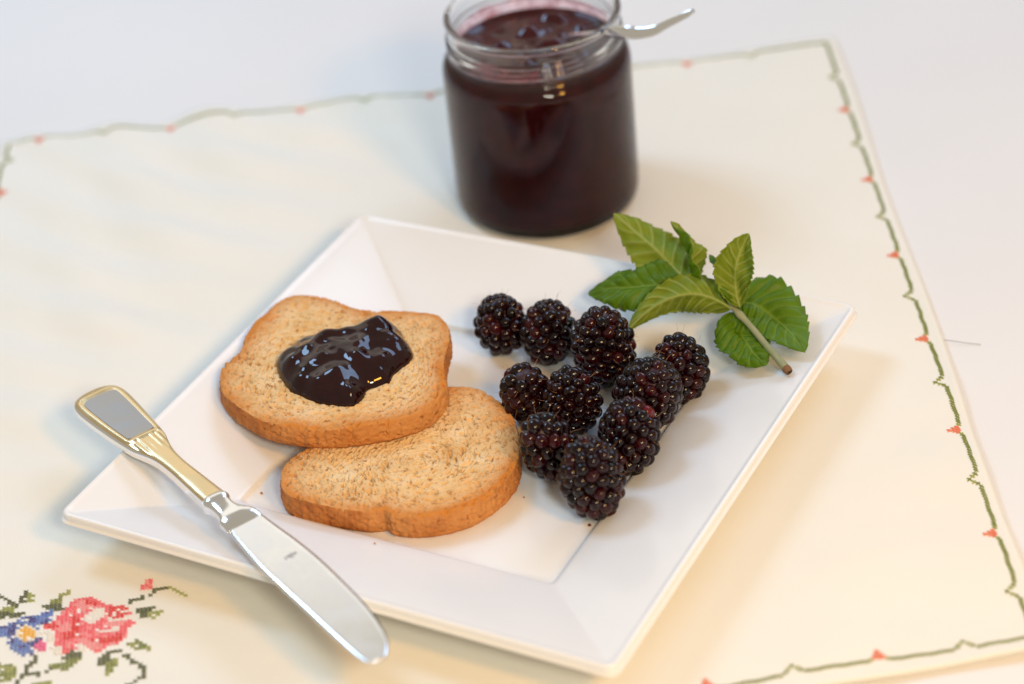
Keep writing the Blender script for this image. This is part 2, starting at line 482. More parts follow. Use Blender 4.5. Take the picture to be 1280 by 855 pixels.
tag(plate, 'square white ceramic plate with wide sloping rim holding toast and berries', 'plate')
import bmesh
def recalc(me):
    bm = bmesh.new(); bm.from_mesh(me); bmesh.ops.recalc_face_normals(bm, faces=bm.faces); bm.to_mesh(me); bm.free()
recalc(plate.data)
def slope_z(x, y):
    a = max(abs(x), abs(y))
    return float(np.interp(a, [0.0742, 0.0766, 0.1266], [0.0060, 0.0086, 0.0250]))

# ------------------------------------------------------------------ jam jar
JAR = at(686, 245, 0.0013); JX, JY = JAR[0], JAR[1]; JZ = 0.0014
def mat_glass():
    n = NT('clear_jar_glass')
    n.set(Base_Color=(0.97, 0.985, 0.98, 1), Roughness=0.0, IOR=1.39, Transmission_Weight=1.0)
    return n.m
outer = [(0.0, 0.0022), (0.020, 0.0018), (0.036, 0.0008), (0.0395, 0.0), (0.0415, 0.0003), (0.0440, 0.0018), (0.0456, 0.0042), (0.0464, 0.0080), (0.0465, 0.013)]
outer += [(0.0465, z) for z in np.linspace(0.018, 0.074, 12)]
outer += [(0.0464, 0.0765), (0.0460, 0.0785), (0.0453, 0.0802), (0.0444, 0.0815), (0.0434, 0.0824), (0.0426, 0.0832), (0.0422, 0.0842)]
zs = np.linspace(0.085, 0.1000, 30)
outer += [(0.0420, z) for z in zs]
outer += [(0.0424, 0.1006), (0.0430, 0.1012), (0.0432, 0.1020), (0.0430, 0.1028), (0.0424, 0.1034), (0.0414, 0.1036), (0.0404, 0.1034), (0.0398, 0.1028), (0.0395, 0.1018)]
inner = [(0.0393, 0.098), (0.0392, 0.092), (0.0393, 0.086), (0.0397, 0.0832), (0.0408, 0.0808), (0.0424, 0.0788), (0.0432, 0.0765), (0.0435, 0.073)]
inner += [(0.0435, z) for z in np.linspace(0.065, 0.015, 9)]
inner += [(0.0433, 0.0100), (0.0425, 0.0072), (0.0405, 0.0056), (0.036, 0.0050), (0.020, 0.0056), (0.0, 0.0060)]
prof = outer+inner
NS = 160
jv = []
for i, (r, z) in enumerate(prof):
    for k in range(NS):
        t = 2*math.pi*k/NS
        rr = r
        if i < len(outer) and 0.0846 < z < 0.1002:
            for st in (0.0, math.pi):                      # two starts of the screw thread
                ph = (t-st-0.9) % (2*math.pi)
                for turn in (0, 1):
                    zc = 0.0878+0.0055*(ph/(2*math.pi)+turn)*1.0
                    fade = smoothstep(0, 0.25, ph+turn*6.3)*(1-smoothstep(1.25, 1.3, (ph/(2*math.pi)+turn)))
                    rr += 0.0013*math.exp(-((z-zc)/0.00085)**2)*float(fade)
        jv.append((rr*math.cos(t), rr*math.sin(t), z))
jme = mesh_data('glass_jar', jv, grid_faces(len(prof), NS, False, True))
bm = bmesh.new(); bm.from_mesh(jme); bmesh.ops.remove_doubles(bm, verts=bm.verts, dist=1e-6)
bmesh.ops.recalc_face_normals(bm, faces=bm.faces); bm.to_mesh(jme); bm.free()
jme.polygons.foreach_set('use_smooth', [True]*len(jme.polygons))
jar = obj('glass_jar', jme, mat_glass(), loc=(JX, JY, JZ))
jar.scale = (1.015, 1.015, 1.03)
tag(jar, 'open glass jar with threaded neck standing behind the plate', 'jar')

def mat_jam(name, base, rough, spec=0.5, coat=0.0, bump=0.0):
    n = NT(name)
    n.color(n.ramp(n.noise(120, 4, 0.6), [(0.35, base), (0.65, tuple(k*1.7 for k in base))]))
    n.set(Roughness=rough, Specular_IOR_Level=spec, Coat_Weight=coat, Coat_Roughness=0.03, Subsurface_Weight=0.2, Subsurface_Scale=0.002)
    n.b.inputs['Subsurface Radius'].default_value = (1.0, 0.1, 0.12)
    if bump: n.normal(n.bump(n.noise(160, 2), bump, 0.0008))
    return n.m
# jam filling the jar: overlaps the glass by a hair so that no air gap shows
cont = [(0.0, 0.0058), (0.020, 0.0054), (0.036, 0.0048), (0.0407, 0.0054), (0.0427, 0.0070), (0.0435, 0.0100)]
cont += [(0.0437, z) for z in np.linspace(0.015, 0.073, 30)]
cont += [(0.0434, 0.0766), (0.0426, 0.0789), (0.0411, 0.0808), (0.0400, 0.0830), (0.0396, 0.0850)]
SURF = 0.0845
nb = len(cont)
for r in np.linspace(0.0390, 0.0, 36): cont.append((r, SURF))
lumps = [(rng.uniform(-0.033, 0.033), rng.uniform(-0.033, 0.033), rng.uniform(0.003, 0.007), rng.uniform(0.0008, 0.0026)) for _ in range(34)]
# a bigger berry in the middle of the surface
lumps += [(0.004, 0.002, 0.008, 0.004), (0.010, 0.006, 0.006, 0.003), (-0.012, 0.012, 0.007, 0.003), (-0.018, -0.004, 0.006, 0.0025)]
cv = []
for i, (r, z) in enumerate(cont):
    for k in range(128):
        t = 2*math.pi*k/128; x, y = r*math.cos(t), r*math.sin(t); zz = z
        if i >= nb:
            m = float(smoothstep(0.0392, 0.033, r))
            zz += 0.0012*(1-m)**2*0.6
            for lx, ly, lr, lh in lumps:
                zz += m*lh*math.exp(-((x-lx)**2+(y-ly)**2)/(lr*lr*0.5))
            zz -= 0.0016*m
        cv.append((x, y, zz))
cme = mesh_data('jam', cv, grid_faces(len(cont), 128, False, True))
bm = bmesh.new(); bm.from_mesh(cme); bmesh.ops.remove_doubles(bm, verts=bm.verts, dist=1e-6)
bmesh.ops.recalc_face_normals(bm, faces=bm.faces); bm.to_mesh(cme); bm.free()
cme.polygons.foreach_set('use_smooth', [True]*len(cme.polygons))
cme.materials.clear()
jam = obj('jam', cme, [mat_jam('jar_jam', (0.030, 0.0034, 0.0050), 0.3, 0.02), mat_jam('jar_jam_surface', (0.028, 0.0018, 0.0035), 0.10, 0.4)], loc=(JX, JY, JZ))
cme.polygons.foreach_set('material_index', [1 if p.center.z > 0.0815 else 0 for p in cme.polygons])
jam.scale = (1.015, 1.015, 1.03)
tag(jam, 'dark purple berry jam filling the glass jar up to its shoulder', 'jam')

# jam smeared on the inside of the neck, left by the spoon
FILM = NT('smeared_jam_film'); FILM.set(Base_Color=(0.42, 0.02, 0.06, 1), Roughness=0.2)
trn = FILM.n('BsdfTransparent'); trn.inputs[0].default_value = (1.0, 0.80, 0.84, 1)
fx = FILM.n('MixShader'); FILM.l(FILM.ramp(FILM.noise(130, 4, 0.65), [(0.42, (0.05, 0.05, 0.05)), (0.70, (0.75, 0.75, 0.75))]), fx.inputs[0])
FILM.l(trn.outputs[0], fx.inputs[1]); FILM.l(FILM.b.outputs[0], fx.inputs[2]); FILM.l(fx.outputs[0], FILM.o.inputs['Surface'])
fv, ff = [], []
for i in range(97):
    for j in range(7):
        a = math.radians(50)+i/96*math.radians(250)
        top_ = 0.0905+0.0055*(0.5+0.5*math.sin(a*3.1+1))*(0.6+0.4*math.sin(a*7))
        fv.append((0.03895*math.cos(a), 0.03895*math.sin(a), 0.0852+(top_-0.0852)*j/6))
obj('jam_film', mesh_data('jam_film', fv, grid_faces(97, 7)), FILM.m, jam)

# ------------------------------------------------------------------ spoon standing in the jar
def mat_metal(name, col, rough, bump=0.02):
    n = NT(name); n.set(Base_Color=(*col, 1), Metallic=1.0)
    r = n.n('MapRange', **{'From Min': 0.3, 'From Max': 0.7, 'To Min': rough*0.8, 'To Max': rough*1.3})
    n.l(n.noise(90, 4), r.inputs['Value']); n.l(r.outputs[0], n.b.inputs['Roughness'])
    n.normal(n.bump(n.noise(160, 3), bump, 0.0005))
    return n.m
SILVER = mat_metal('polished_silver', (0.88, 0.89, 0.90), 0.13, 0.008)
GOLD = mat_metal('polished_gold', (0.80, 0.63, 0.36), 0.26, 0.01)
STEEL = mat_metal('brushed_steel_blade', (0.93, 0.95, 0.97), 0.20, 0.006)

def ribbon(path, wid, thk, side, n=14):
    """a flat bar with rounded section along a path; side = direction of its width per point"""
    path = np.asarray(path); V = []; m = len(path)
    T = np.gradient(path, axis=0); T /= np.linalg.norm(T, axis=1)[:, None]
    for i in range(m):
        S = np.asarray(side[i], float); S = S-(S@T[i])*T[i]; S /= np.linalg.norm(S); Nn = np.cross(T[i], S)
        for k in range(n):
            t = 2*math.pi*k/n; c, s = math.cos(t), math.sin(t)
            cx = c; sx = math.copysign(abs(s)**0.9, s)
            V.append(path[i]+S*cx*wid[i]/2+Nn*sx*thk[i]/2)
    Fc = grid_faces(m, n, False, True)+[tuple(range(n-1, -1, -1)), tuple((m-1)*n+k for k in range(n))]
    return V, Fc
spx = [(690, 52, 0.076), (712, 46, 0.0885), (742, 43, 0.0995), (776, 40, 0.1096), (797, 41, 0.1112), (816, 38.5, 0.1130), (833, 30, 0.1168), (850, 22, 0.1206), (868, 13, 0.1245)]
sp = open_spline([at(*p) for p in spx], 60)
tt = np.linspace(0, 1, 60)
sw = np.interp(tt, [0, .1, .3, .52, .60, .70, .80, .9, .97, 1.0], [.006, .0042, .0034, .0036, .0056, .0066, .0054, .0040, .0034, .0018])
sth = np.interp(tt, [0, .5, .65, .85, .98, 1.0], [.0022, .0022, .0017, .0015, .0014, .0008])
side = [np.array([-0.45, 0.80-0.35*k/59, 0.30+0.45*k/59]) for k in range(60)]
V, Fc = ribbon(sp, sw, sth, side, 16)
spoon = thing('spoon', 'silver spoon leaning in the jam jar with its handle over the rim', 'spoon', loc=sp[0])
o = obj('handle', mesh_data('handle', np.array(V)-sp[0], Fc), SILVER, spoon)
bv, bf = [], []                                             # its bowl, sunk in the jam
dirs = (sp[0]-sp[6]); dirs /= np.linalg.norm(dirs); dn = np.array([dirs[0]*0.6, dirs[1]*0.6, -0.75]); dn /= np.linalg.norm(dn)
sd = np.cross(dn, [0, 0, 1]); sd /= np.linalg.norm(sd); nn = np.cross(sd, dn)
for i in range(13):
    t = i/12; hw = 0.0105*math.sin(math.pi*(0.06+0.94*t)**0.8)**0.6+0.0006
    for j in range(9):
        u = j/4-1
        bv.append(dn*0.036*t+sd*hw*u-nn*(0.005*(1-u*u)*math.sin(math.pi*t)))
bf = grid_faces(13, 9)
b = obj('bowl', mesh_data('bowl', bv, bf), SILVER, spoon)
md = b.modifiers.new('thickness', 'SOLIDIFY'); md.thickness = 0.001

# ------------------------------------------------------------------ toast
def reg(pts, s, ox, oy): return [(ox+x/s, oy+y/s) for x, y in pts]
def mat_crumb():
    n = NT('toasted_crumb')
    base = n.ramp(n.noise(70, 5, 0.65), [(0.30, (0.70, 0.43, 0.18)), (0.50, (0.82, 0.57, 0.29)), (0.70, (0.87, 0.67, 0.41))])
    fleck = n.ramp(n.noise(420, 3, 0.6), [(0.57, (0, 0, 0)), (0.68, (1, 1, 1))])          # bran flecks
    c = n.mix(fleck, base, (0.40, 0.20, 0.075))
    edge = n.n('Math', operation='MULTIPLY'); n.l(n.attr('crust'), edge.inputs[0]); edge.inputs[1].default_value = 1.0
    tn = n.n('MapRange', **{'From Min': 0.25, 'From Max': 0.75, 'To Min': 0.45, 'To Max': 1.2}); n.l(n.noise(38, 3), tn.inputs['Value'])
    mm = n.n('Math', operation='MULTIPLY', use_clamp=True); n.l(edge.outputs[0], mm.inputs[0]); n.l(tn.outputs[0], mm.inputs[1])
    c = n.mix(mm.outputs[0], c, (0.62, 0.235, 0.045))
    n.color(c)
    n.set(Roughness=0.85, Specular_IOR_Level=0.25, Subsurface_Weight=0.12, Subsurface_Scale=0.002)
    n.b.inputs['Subsurface Radius'].default_value = (1.0, 0.6, 0.3)
    b1 = n.bump(n.noise(900, 4, 0.7), 0.55, 0.0006)
    n.normal(n.bump(n.noise(330, 3, 0.6), 0.5, 0.0008, b1))
    return n.m
def mat_crust():
    n = NT('toasted_crust')
    base = n.ramp(n.noise(60, 5, 0.6), [(0.30, (0.31, 0.088, 0.016)), (0.5, (0.48, 0.165, 0.034)), (0.72, (0.64, 0.27, 0.075))])
    sp_ = n.ramp(n.noise(260, 3, 0.6), [(0.60, (0, 0, 0)), (0.72, (1, 1, 1))])
    big = n.ramp(n.noise(24, 3, 0.5), [(0.45, (0, 0, 0)), (0.72, (0.4, 0.4, 0.4))])
    base = n.mix(big, base, (0.74, 0.40, 0.145))
    c = n.mix(sp_, base, (0.28, 0.09, 0.02))
    n.color(c); n.set(Roughness=0.7, Specular_IOR_Level=0.35)
    b1 = n.bump(n.noise(700, 4, 0.7), 0.5, 0.0006)
    n.normal(n.bump(n.noise(170, 4, 0.6), 0.45, 0.0012, b1))
    return n.m
CRUMB, CRUST = mat_crumb(), mat_crust()

def fbm2(x, y, seed, f0, octv=4):
    r = np.random.default_rng(seed); z = np.zeros_like(x); a = 1.0
    for o in range(octv):
        for _ in range(4):
            th = r.uniform(0, 2*math.pi); ph = r.uniform(0, 2*math.pi); f = f0*2**o*r.uniform(0.7, 1.4)
            z += a*0.25*np.sin((x*math.cos(th)+y*math.sin(th))*f+ph+1.5*np.sin((x*math.sin(th)-y*math.cos(th))*f*0.6+ph*2))
        a *= 0.55
    return z

def toast(name, label, outline, ztop, thick, swirl, seed, tilt=(0, 0)):
    """outline: points of the upper face's edge (world xy)"""
    r = np.random.default_rng(seed)
    N, M = 860, 165
    O = closed_spline(outline, N)
    ctr = O.mean(0)
    nrm = np.roll(O, -1, 0)-np.roll(O, 1, 0); nrm = np.stack([nrm[:, 1], -nrm[:, 0]], 1); nrm /= np.linalg.norm(nrm, axis=1)[:, None]
    if ((O-ctr)*nrm).sum() < 0: nrm = -nrm
    ang = np.linspace(0, 2*math.pi, N, endpoint=False)
    wob = 0.00024*fbm2(O[:, 0], O[:, 1], seed+3, 1100, 3)
    O = O+nrm*wob[:, None]
    # ---- crumb: rings from the edge to the middle
    s = np.linspace(0, 1, M)**0.9
    X = O[:, None, :]*(1-s)[None, :, None]+ctr*s[None, :, None]
    x, y = X[..., 0].ravel(), X[..., 1].ravel()
    dist = np.repeat(np.linalg.norm(O-ctr, axis=1), M)*np.tile(s, N)
    z = np.zeros_like(x)
    z -= 0.0006*np.exp(-dist/0.0007)                                     # worn edge
    z += 0.00035*fbm2(x, y, seed, 150, 3)+0.00012*fbm2(x, y, seed+9, 1300, 3)
    crust = 1.35*np.exp(-dist/0.0056)+0.20*smoothstep(0.2, 1.0, fbm2(x, y, seed+5, 75, 2))*np.exp(-dist/0.02)
    # pores: elongated pits that follow the roll of the dough
    P = []
    lo, hi = O.min(0), O.max(0)
    while len(P) < 4300:
        p = r.uniform(lo, hi)
        P.append(p)
    sc_ = np.asarray(swirl)
    pts = np.stack([x, y], 1)
    order = np.argsort(x); xs = x[order]
    for p in P:
        d = p-sc_; th = math.atan2(d[1], d[0])+math.pi/2+0.35*math.sin(np.linalg.norm(d)*160)+r.normal(0, 0.22)
        big = r.random()
        ln = 0.00045+0.0013*big**4*r.uniform(0.6, 1.4); wd = ln*r.uniform(0.24, 0.45); dp = 0.00055+0.0011*r.random()*(0.4+big)
        rad = ln*2.2
        i0, i1 = np.searchsorted(xs, p[0]-rad), np.searchsorted(xs, p[0]+rad)
        idx = order[i0:i1]
        q = pts[idx]-p
        k = np.abs(q[:, 1]) < rad
        idx = idx[k]; q = q[k]
        if len(idx) == 0: continue
        a = q@np.array([math.cos(th), math.sin(th)]); b_ = q@np.array([-math.sin(th), math.cos(th)])
        g = np.exp(-((a/ln)**2+(b_/wd)**2)**1.5)
        z[idx] -= dp*g
    # fine concentric streaks of the roll
    rr = np.hypot(x-sc_[0], (y-sc_[1])*1.25)
    z += 0.00017*np.sin(rr*2*math.pi/0.0021+2.5*fbm2(x, y, seed+7, 120, 2))*smoothstep(0.002, 0.006, dist)
    tz = lambda xx, yy: tilt[0]*(xx-ctr[0])+tilt[1]*(yy-ctr[1])
    V = np.stack([x, y, ztop+z+tz(x, y)], 1)
    Fc = grid_faces(N, M, True, False)
    root = thing(name, label, 'toast', loc=(ctr[0], ctr[1], ztop-thick))
    base = np.array([ctr[0], ctr[1], ztop-thick])
    me = mesh_data('crumb', V-base, Fc); recalc(me); point_attr(me, 'crust', np.clip(crust, 0, 1))
    obj('crumb', me, CRUMB, root)
    # ---- crust: band round the side and the underside
    K = 26
    hh = np.linspace(0, 1, K)
    bulge = 0.0007*np.sin(math.pi*np.clip(hh, 0, 1))**0.7-0.0010*smoothstep(0.82, 1.0, hh)
    V2 = np.zeros((N, K+1, 3))
    zedge = V.reshape(N, M, 3)[:, 0, 2]
    arc = np.r_[0, np.cumsum(np.linalg.norm(np.diff(O, axis=0), axis=1))]
    for j in range(K):
        q = O+nrm*bulge[j]
        zz = zedge*(1-hh[j])+(ztop-thick+tz(O[:, 0], O[:, 1]))*hh[j]
        rough = 0.00036*fbm2(arc, zz, seed+21, 1500, 3)*math.sin(math.pi*hh[j])**0.5
        pit = np.zeros(N)
        V2[:, j, :2] = q+nrm*rough[:, None]; V2[:, j, 2] = zz
    # a few holes in the crust
    arc = np.r_[0, np.cumsum(np.linalg.norm(np.diff(O, axis=0), axis=1))]
    for _ in range(240):
        a0 = r.uniform(0, arc[-1]); h0 = r.uniform(0.1, 0.9); ra = r.uniform(0.0004, 0.0014); rh = r.uniform(0.0003, 0.0008)/thick
        g = np.exp(-(((arc-a0)/ra)**2)[:, None]-(((hh-h0)/rh)**2)[None, :])
        V2[:, :K, :2] -= nrm[:, None, :]*(g*r.uniform(0.0006, 0.0015))[..., None]
    V2[:, K, :2] = ctr+(O-ctr)*0.02; V2[:, K, 2] = ztop-thick+tz(V2[:, K, 0], V2[:, K, 1])
    me = mesh_data('crust', V2.reshape(-1, 3)-base, grid_faces(N, K+1, True, False)); recalc(me)
    obj('crust', me, CRUST, root)
    return root

T1Z, T2Z = 0.0305, 0.0188
t1 = reg([(60, 310), (68, 275), (100, 250), (124, 225), (130, 195), (160, 150), (190, 125), (220, 95), (265, 70), (320, 66), (390, 78), (430, 93), (470, 107), (520, 112), (600, 113), (650, 117), (700, 124), (730, 145), (740, 190), (732, 228), (724, 262), (724, 300), (730, 335), (712, 368), (680, 400), (620, 425), (540, 445), (450, 460), (370, 465), (280, 460), (200, 443), (140, 415), (90, 380), (62, 345)], 2.376, 250, 340)
t2 = reg([(240, 600), (250, 570), (280, 545), (310, 528), (345, 505), (400, 465), (480, 425), (560, 390), (640, 360), (700, 345), (745, 338), (795, 338), (845, 352), (892, 385), (927, 425), (942, 470), (947, 520), (942, 560), (922, 600), (882, 640), (822, 680), (760, 705), (690, 720), (620, 724), (570, 718), (548, 704), (524, 706), (480, 707), (400, 696), (320, 680), (262, 660), (242, 635)], 2.376, 250, 340)
o1 = [at(*p, T1Z)[:2] for p in t1]; o2 = [at(*p, T2Z)[:2] for p in t2]
toast('toast', 'golden toast slice topped with a spoonful of jam', o1, T1Z, 0.0115, at(420, 455, T1Z)[:2], 21)
toast('toast', 'bare golden toast slice lying partly under the jam topped one', o2, T2Z, 0.0128, at(520, 575, T2Z)[:2], 57)

# ------------------------------------------------------------------ spoonful of jam on the toast
jb = reg([(95, 480), (108, 430), (150, 392), (200, 365), (250, 322), (310, 290), (380, 275), (440, 250), (520, 245), (600, 235), (700, 222), (790, 195), (840, 160), (890, 142), (950, 158), (1010, 195), (1060, 245), (1085, 295), (1120, 345), (1138, 400), (1110, 450), (1050, 495), (990, 555), (955, 605), (860, 640), (795, 660), (762, 720), (700, 780), (620, 788), (500, 772), (380, 750), (290, 712), (205, 670), (148, 600), (112, 540)], 6.105, 330, 380)
def jam_blob():
    N, M = 300, 90
    O = closed_spline([at(*p, T1Z-0.0002)[:2] for p in jb], N)
    # skeleton towards which rings shrink: a bent line, so that the blob keeps its shape
    c0, c1 = at(405, 465, T1Z)[:2], at(482, 432, T1Z)[:2]
    d = c1-c0; t = np.clip(((O-c0)@d)/(d@d), 0, 1); C = c0+t[:, None]*d
    s = np.linspace(0, 1, M)**1.35
    X = O[:, None]*(1-s)[None, :, None]+C[:, None]*s[None, :, None]
    x, y = X[..., 0], X[..., 1]
    dist = np.min(np.linalg.norm(X[:, :, None, :]-O[None, None, :, :], axis=3), axis=2)
    wd = 0.0115
    prof = np.clip(1-(1-np.clip(dist/wd, 0, 1))**2.2, 0, 1)**0.62
    H = 0.0078*prof
    r = np.random.default_rng(8)
    for px_, py_, rad, h in [(365, 452, 5.5, 2.2), (385, 440, 6, 3.0), (408, 425, 7, 3.6), (435, 420, 6, 3.0), (460, 414, 7.5, 3.4), (478, 408, 7.5, 3.4), (500, 425, 6, 2.6), (448, 452, 6.5, 3.2), (420, 470, 8, 3.4), (440, 488, 6, 2.6), (395, 480, 6, 2.4), (480, 450, 5.5, 2.4), (372, 474, 5, 2.2), (505, 445, 5, 1.6)]:
        c = at(px_, py_, T1Z+0.006)[:2]
        q = ((x-c[0])**2+(y-c[1])**2)/(rad*1e-3)**2
        H = H+prof*h*0.9e-3*np.exp(-q*1.9)
    tq = np.clip(((X-c0)@d)/(d@d), 0, 1); dq = np.linalg.norm(X-(c0+tq[..., None]*d), axis=2)
    H = H+prof*0.0030*np.exp(-(dq/0.0075)**2)
    for _ in range(22):                                   # small drupelet lumps, ridges and dents
        c = O[r.integers(N)]*(1-(a := r.uniform(0.05, 1)))+C[r.integers(N)]*a
        rad = r.uniform(0.0024, 0.0052); h = rad*r.uniform(0.10, 0.26)*(1 if r.random() < 0.65 else -0.9)
        th = r.uniform(0, math.pi); el = r.uniform(0.45, 1.0)
        u = (x-c[0])*math.cos(th)+(y-c[1])*math.sin(th); v = -(x-c[0])*math.sin(th)+(y-c[1])*math.cos(th)
        q = (u/rad)**2+(v/(rad*el))**2
        H = H+prof*h*np.exp(-q*1.2)
    H = H+prof*0.00016*fbm2(x, y, 4, 420, 2)
    # bulge a little over the contact line
    k = np.clip(1-dist/0.0022, 0, 1)
    V = np.stack([x, y, T1Z-0.0004+H], -1)
    me = mesh_data('jam_dollop', V.reshape(-1, 3), grid_faces(N, M, True, False)); recalc(me)
    return me
dol = obj('jam_dollop', jam_blob(), mat_jam('glossy_jam', (0.012, 0.0012, 0.0018), 0.04, 0.40, 0.0, 0.02))
tag(dol, 'glossy dark jam dollop spread on the upper toast slice', 'jam')

# ------------------------------------------------------------------ blackberries
def mat_berry(name, a, b, rough=0.075):
    n = NT(name)
    oi = n.n('ObjectInfo')
    c = n.ramp(oi.outputs['Random'], [(0.0, a), (0.75, tuple(0.5*(p+q) for p, q in zip(a, b))), (1.0, b)])
    c2 = n.mix(n.noise(400, 2), c, tuple(k*0.55 for k in a))
    n.color(c2)
    n.set(Roughness=rough, Specular_IOR_Level=0.36, Subsurface_Weight=0.1, Subsurface_Scale=0.0012)
    n.b.inputs['Subsurface Radius'].default_value = (1.0, 0.15, 0.15)
    n.normal(n.bump(n.noise(300, 2), 0.06, 0.0004))
    return n.m
B_DARK = mat_berry('blackberry_skin', (0.0060, 0.0012, 0.0022), (0.028, 0.0020, 0.0038))
B_WINE = mat_berry('blackberry_wine_skin', (0.028, 0.0020, 0.0035), (0.060, 0.0035, 0.006))
B_RED = mat_berry('blackberry_red_skin', (0.13, 0.006, 0.009), (0.20, 0.012, 0.016), 0.2)
CORE = plain('blackberry_core', (0.03, 0.006, 0.01), 0.5)
HAIR = plain('blackberry_style', (0.40, 0.22, 0.12), 0.6)
SCAR = NT('blackberry_scar'); SCAR.color(SCAR.ramp(SCAR.noise(500, 4), [(0.3, (0.10, 0.008, 0.02)), (0.7, (0.30, 0.05, 0.09))])); SCAR.set(Roughness=0.35)
SCAR.normal(SCAR.bump(SCAR.noise(700, 3), 0.6, 0.0006)); SCAR = SCAR.m

def drupelet_mesh(k):
    r = np.random.default_rng(100+k); nu, nv = 22, 14; V = []
    ph = r.uniform(0, 6.28, 4)
    for i in range(nu):
        for j in range(nv):
            t = 2*math.pi*i/nu; p = math.pi*j/(nv-1)
            d = np.array([math.sin(p)*math.cos(t), math.sin(p)*math.sin(t), math.cos(p)])
            rad = 1+0.05*math.sin(2*t+ph[0])*math.sin(p)+0.03*math.sin(3*t+ph[1])*math.sin(p)**2-0.05*math.exp(-(p/0.25)**2)*(k % 2)
            V.append(d*rad*np.array([1, 1, 1.08]))
    me = mesh_data('drupelet', V, grid_faces(nu, nv, True, False))
    bm = bmesh.new(); bm.from_mesh(me); bmesh.ops.remove_doubles(bm, verts=bm.verts, dist=1e-5); bmesh.ops.recalc_face_normals(bm, faces=bm.faces); bm.to_mesh(me); bm.free()
    me.polygons.foreach_set('use_smooth', [True]*len(me.polygons))
    return me
DRU = {}
for nm, m in (('d', B_DARK), ('w', B_WINE), ('r', B_RED)):
    DRU[nm] = []
    for k in range(4):
        me = drupelet_mesh(k); me.materials.append(m); DRU[nm].append(me)
CORE_ME = None

